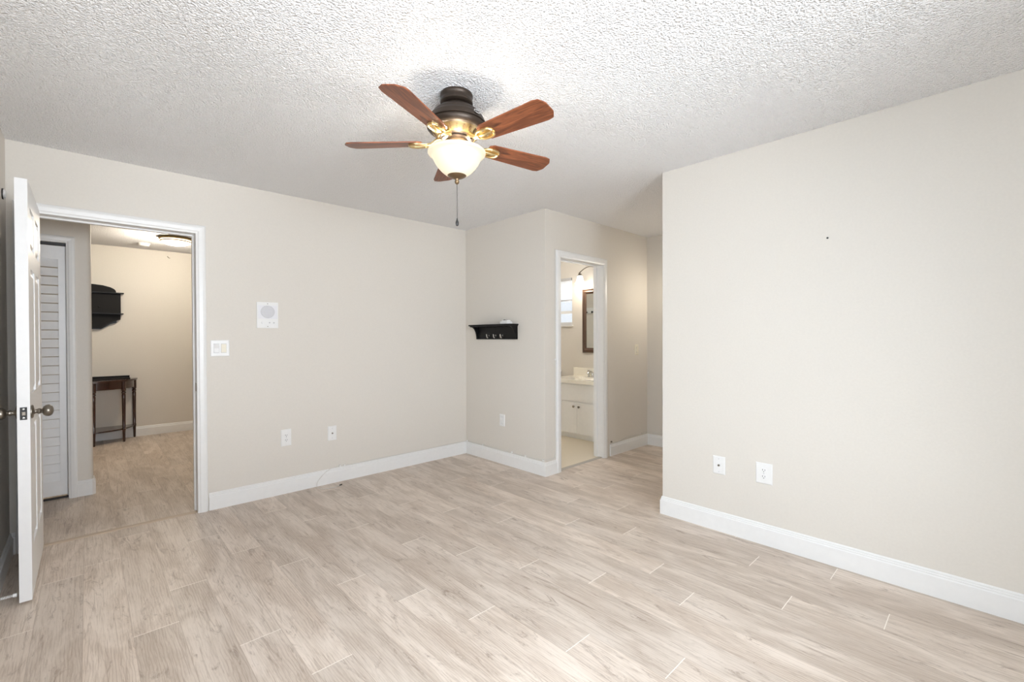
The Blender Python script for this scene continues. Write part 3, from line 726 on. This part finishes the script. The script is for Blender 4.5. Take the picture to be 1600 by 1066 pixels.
tr = thing('tray', (.20, TY-.08, .765), 'dark tray standing at the back of the half-moon console table', 'tray')
MB().box(-.16, .395, TY-.16, TY-.02, .765, .775).done('base', M_blackm, tr)
MB().box(-.16, .395, TY-.030, TY-.018, .775, .800, .003).done('rim', M_blackm, tr)
hs_ = thing('wall_shelf', (.05, YH, 1.4), 'black scrolled wooden wall cabinet above the half-moon console table', 'wall shelf')
def sym(pts): return [(x, z) for x, z in pts]+[(-x, z) for x, z in pts[::-1]]
crown = sym([(0.001, 1.945), (.10, 1.935), (.17, 1.915), (.205, 1.895), (.222, 1.872), (.225, 1.84)])
MB().prism(crown, (TX, YH, 0), (1, 0, 0), (0, 0, 1), (0, -.03, 0)).done('crown', M_blackm, hs_)
MB().box(TX-.295, TX+.295, YH-.12, YH, 1.832, 1.846, .003).done('top_ledge', M_black, hs_)
MB().box(TX-.265, TX+.265, YH-.085, YH, 1.585, 1.832).done('body', M_blackm, hs_)
MB().box(TX-.290, TX+.290, YH-.11, YH, 1.575, 1.588, .003).done('bottom_ledge', M_black, hs_)
apn = sym([(.001, 1.400), (.085, 1.400), (.10, 1.408), (.125, 1.44), (.165, 1.472), (.21, 1.492), (.262, 1.510), (.264, 1.575)])
MB().prism(apn, (TX, YH-.03, 0), (1, 0, 0), (0, 0, 1), (0, -.022, 0)).done('apron', M_blackm, hs_)
apn2 = sym([(.001, 1.388), (.075, 1.388), (.09, 1.396), (.125, 1.42), (.165, 1.450), (.225, 1.470), (.228, 1.575)])
MB().prism(apn2, (TX, YH, 0), (1, 0, 0), (0, 0, 1), (0, -.03, 0)).done('back_board', M_black, hs_)
MB().lathe([(.006, 0), (.010, -.004), (.010, -.012), (.004, -.016)], (TX+.06, YH-.085, 1.665), 'Y', 14).done('knob', M_black, hs_, smooth=True)

LX, LY = .765, 6.50
cl = thing('ceiling_light', (LX, LY, H), 'round flush-mounted lit ceiling light in the hall', 'ceiling light')
MB().lathe([(.150, H), (.160, H-.012), (.163, H-.020), (.158, H-.028), (.15, H-.03)], (LX, LY, 0), n=48).done('upper_ring', M_brass, cl, smooth=True)
MB().lathe([(.146, H-.022), (.148, H-.044)], (LX, LY, 0), n=48).done('glass_band', M_lens, cl, smooth=True)
MB().lathe([(.150, H-.040), (.155, H-.046), (.150, H-.052), (.14, H-.052)], (LX, LY, 0), n=48).done('lower_ring', M_brass, cl, smooth=True)
MB().lathe([(.145, H-.050), (.130, H-.064), (.100, H-.078), (.055, H-.087), (0, H-.090)], (LX, LY, 0), n=48).done('diffuser', M_lens, cl, smooth=True)
point('hall_bulb', (LX, LY, H-.14), 56, SOFT, 0.10)
sd = thing('smoke_detector', (.52, 7.14, H), 'small round white smoke detector on the hall ceiling', 'smoke detector')
MB().lathe([(.062, H), (.062, H-.010), (.058, H-.014)], (.52, 7.14, 0), n=32).done('base', M_plate, sd, smooth=True)
MB().lathe([(.056, H-.012), (.052, H-.030), (.040, H-.036), (0, H-.037)], (.52, 7.14, 0), n=32).done('cap', M_plate, sd, smooth=True)

# ------------------------------------------------------------------ bathroom
vx, vy0, vy1 = 4.38, 3.00, 3.965
vn = thing('vanity_cabinet', (4.65, (vy0+vy1)/2, 0), 'white bathroom vanity cabinet with two doors', 'cabinet')
MB().box(vx+.018, XV-.003, vy0+.005, vy1-.012, .07, .697).done('body', M_cab, vn)
MB().box(vx+.055, XV-.003, vy0+.005, vy1-.012, .004, .07).done('toe_kick', M_cab, vn)
MB().box(vx, vx+.018, vy0+.008, vy1-.014, .478, .680, .002).done('false_drawer', M_cab, vn)
for a, b, ky in ((vy0+.008, 3.480, 3.445), (3.484, vy1-.014, 3.527)):
    d = MB().box(vx, vx+.018, a, b, .075, .458, .002).done('door', M_cab, vn)
    MB().lathe([(.006, 0), (.006, -.010), (.014, -.016), (.015, -.022), (.010, -.027), (0, -.028)], (vx, ky, .412), 'X', 18).done('knob', M_pewter, d, smooth=True)
ct = thing('countertop', (4.65, 3.48, .697), 'cream countertop with moulded sink basin on the white vanity', 'countertop')
# top with an oval basin
m = MB(); nx, ny = 34, 44; grid = {}
cx_, cy_, ra, rb = 4.66, 3.48, .155, .215
for i in range(nx+1):
    for j in range(ny+1):
        x = vx-.018+(XV-vx+.018)*i/nx; y = vy0+(vy1-vy0)*j/ny
        d = ((x-cx_)/ra)**2+((y-cy_)/rb)**2
        z = .739-(.11*(1-d)**0.6 if d < 1 else 0)
        grid[i, j] = m.bm.verts.new((x, y, z))
for i in range(nx):
    for j in range(ny): m.bm.faces.new((grid[i, j], grid[i+1, j], grid[i+1, j+1], grid[i, j+1]))
m.box(vx-.018, vx+.02, vy0, vy1, .697, .7385)
m.box(vx+.02, XV, vy1-.02, vy1, .697, .7385)
m.done('top', M_marble, ct, smooth=True)
MB().box(XV-.020, XV, vy0, vy1, .738, .850, .004).done('backsplash', M_marble, ct)
fc = thing('faucet', (4.86, 3.60, .739), 'chrome and brass basin faucet on the cream countertop', 'faucet')
MB().lathe([(.022, .739), (.022, .750), (.015, .756), (.014, .800), (.012, .806)], (4.855, 3.60, 0), n=20).done('body', M_chrome, fc, smooth=True)
MB().tube(catmull([(4.855, 3.60, .79), (4.83, 3.60, .815), (4.78, 3.60, .812), (4.745, 3.60, .790)], 6), .010, 12).done('spout', M_chrome, fc, smooth=True)
for yy, mm in ((3.665, M_chrome), (3.54, M_brass)):
    h = MB().lathe([(.016, .739), (.016, .750), (.010, .756), (.009, .800)], (4.86, yy, 0), n=18).done('valve', M_chrome, fc, smooth=True)
    MB().lathe([(.012, .80), (.020, .808), (.020, .828), (.012, .834)], (4.86, yy, 0), n=10).done('handle', mm, h, smooth=True)
mr = thing('mirror', (XV, 3.5, 1.05), 'tall bathroom mirror in a dark bronze wooden frame', 'mirror')
my0, my1, mz0, mz1 = 3.16, 3.812, 1.058, 1.916
def mframe(y0, y1, z0, z1, w):
    m = MB(); prof = [(0, 0), (0, .016), (.010, .028), (.026, .024), (.040, .030), (.052, .018), (w, .010), (w, 0)]
    rows = []
    for k, (yy, zz, sy, sz) in enumerate(((y0, z0, 1, 1), (y1, z0, -1, 1), (y1, z1, -1, -1), (y0, z1, 1, -1))):
        rows.append([m.bm.verts.new((XV-h, yy+sy*a, zz+sz*a)) for a, h in prof])
    n = len(prof)
    for k in range(4):
        A, B = rows[k], rows[(k+1) % 4]
        for i in range(n): m.bm.faces.new((A[i], A[(i+1) % n], B[(i+1) % n], B[i]))
    return m
mframe(my0, my1, mz0, mz1, .066).done('frame', M_frame, mr)
MB().box(XV-.009, XV-.004, my0+.06, my1-.06, mz0+.06, mz1-.06).done('glass', M_mirror, mr)
vl = thing('vanity_light', (XV, 3.48, 2.18), 'bathroom vanity light with curved arm and lit bell shades above the mirror', 'wall light')
MB().box(XV-.022, XV, 3.39, 3.57, 2.06, 2.18, .006).done('back_plate', M_pewter, vl)
for s in (1, -1):
    yy = 3.48+s*.29
    MB().tube(catmull([(XV-.02, 3.48, 2.13), (XV-.10, 3.48+s*.05, 2.175), (XV-.12, 3.48+s*.13, 2.195), (XV-.12, 3.48+s*.22, 2.175), (XV-.12, yy+s*.02, 2.125)], 6), .006, 10).done('arm', M_pewter, vl, smooth=True)
    MB().lathe([(.006, 2.128), (.020, 2.110), (.034, 2.090), (.030, 2.088)], (XV-.12, yy, 0), n=24).done('shade_holder', M_pewter, vl, smooth=True)
    MB().lathe([(.030, 2.092), (.036, 2.075), (.042, 2.045), (.054, 2.010), (.066, 1.985), (.063, 1.985), (.050, 2.010), (.038, 2.045)], (XV-.12, yy, 0), n=28).done('shade', M_bell, vl, smooth=True)
    point('vanity_bulb', (XV-.12, yy, 1.965), 4.5, SOFT, 0.04)
tl = thing('toilet', (4.72, 4.43, 0), 'white toilet beyond the vanity in the bathroom', 'toilet')
MB().box(4.74, XV-.01, 4.20, 4.66, .40, .775, .02).done('tank', M_white, tl)
MB().box(4.725, XV-.005, 4.185, 4.675, .775, .812, .010).done('tank_lid', M_white, tl)
m = MB()
m.lathe([(.11, .004), (.12, .03), (.10, .18), (.13, .30), (.185, .385), (.19, .40), (.14, .40), (.10, .33), (0, .30)], (4.50, 4.43, 0), n=32)
m.box(4.55, 4.78, 4.34, 4.52, .004, .40, .02)
m.done('bowl', M_white, tl, smooth=True)
MB().lathe([(0, .425), (.15, .425), (.195, .418), (.195, .402), (0, .402)], (4.50, 4.43, 0), n=32).done('seat_lid', M_white, tl, smooth=True)
bc = thing('ceiling_light', (3.95, 3.75, H), 'unseen round flush ceiling light added to brighten the bathroom', 'ceiling light')  # fixture out of view, added to brighten the bathroom
MB().lathe([(.13, H), (.14, H-.02), (.13, H-.03)], (3.95, 3.75, 0), n=40).done('ring', M_pewter, bc, smooth=True)
MB().lathe([(.125, H-.028), (.10, H-.055), (.05, H-.07), (0, H-.074)], (3.95, 3.75, 0), n=40).done('diffuser', M_lens, bc, smooth=True)
point('bathroom_fill', (3.95, 3.75, H-.13), 22, (1.0, 0.96, 0.90), 0.09)  # fill lamp of the added bathroom fixture
# white rack on the wall across from the mirror (seen in the mirror)
rk = thing('towel_rack', (XC+T, 4.99, 1.2), 'white framed rack with two dark knobs, seen in the bathroom mirror', 'rack')
XW = XC+T
MB().box(XW, XW+.02, 4.86, 4.885, 1.00, 1.78).done('upright', M_trim, rk); MB().box(XW, XW+.02, 5.095, 5.12, 1.00, 1.78).done('upright', M_trim, rk)
MB().box(XW, XW+.022, 4.84, 5.14, 1.70, 1.80).done('rail', M_trim, rk); MB().box(XW, XW+.022, 4.86, 5.12, 1.00, 1.03).done('rail', M_trim, rk)
for yy in (4.93, 5.06): MB().lathe([(.008, .02), (.008, .04), (.018, .045), (.018, .06), (0, .064)], (XW, yy, 1.72), 'X', 14).done('knob', M_dark, rk, smooth=True)

# ------------------------------------------------------------------ alcove wall light, just round the corner
al = thing('wall_sconce', (XE, 2.10, 1.96), 'lit glass wall light on the end wall of the alcove', 'wall light')
MB().lathe([(.05, 0), (.05, -.012), (.02, -.018)], (XE, 2.10, 1.97), 'X', 24).done('back_plate', M_pewter, al, smooth=True)
MB().tube(catmull([(XE-.016, 2.10, 1.97), (XE-.06, 2.10, 1.985), (XE-.10, 2.10, 1.965)], 5), .006, 8).done('arm', M_pewter, al, smooth=True)
MB().lathe([(.022, 1.975), (.036, 1.955), (.046, 1.92), (.062, 1.885), (.060, 1.885), (.042, 1.92)], (XE-.10, 2.10, 0), n=24).done('shade', M_bell, al, smooth=True)
point('sconce_bulb', (XE-.12, 2.10, 1.86), 15, SOFT, 0.04)
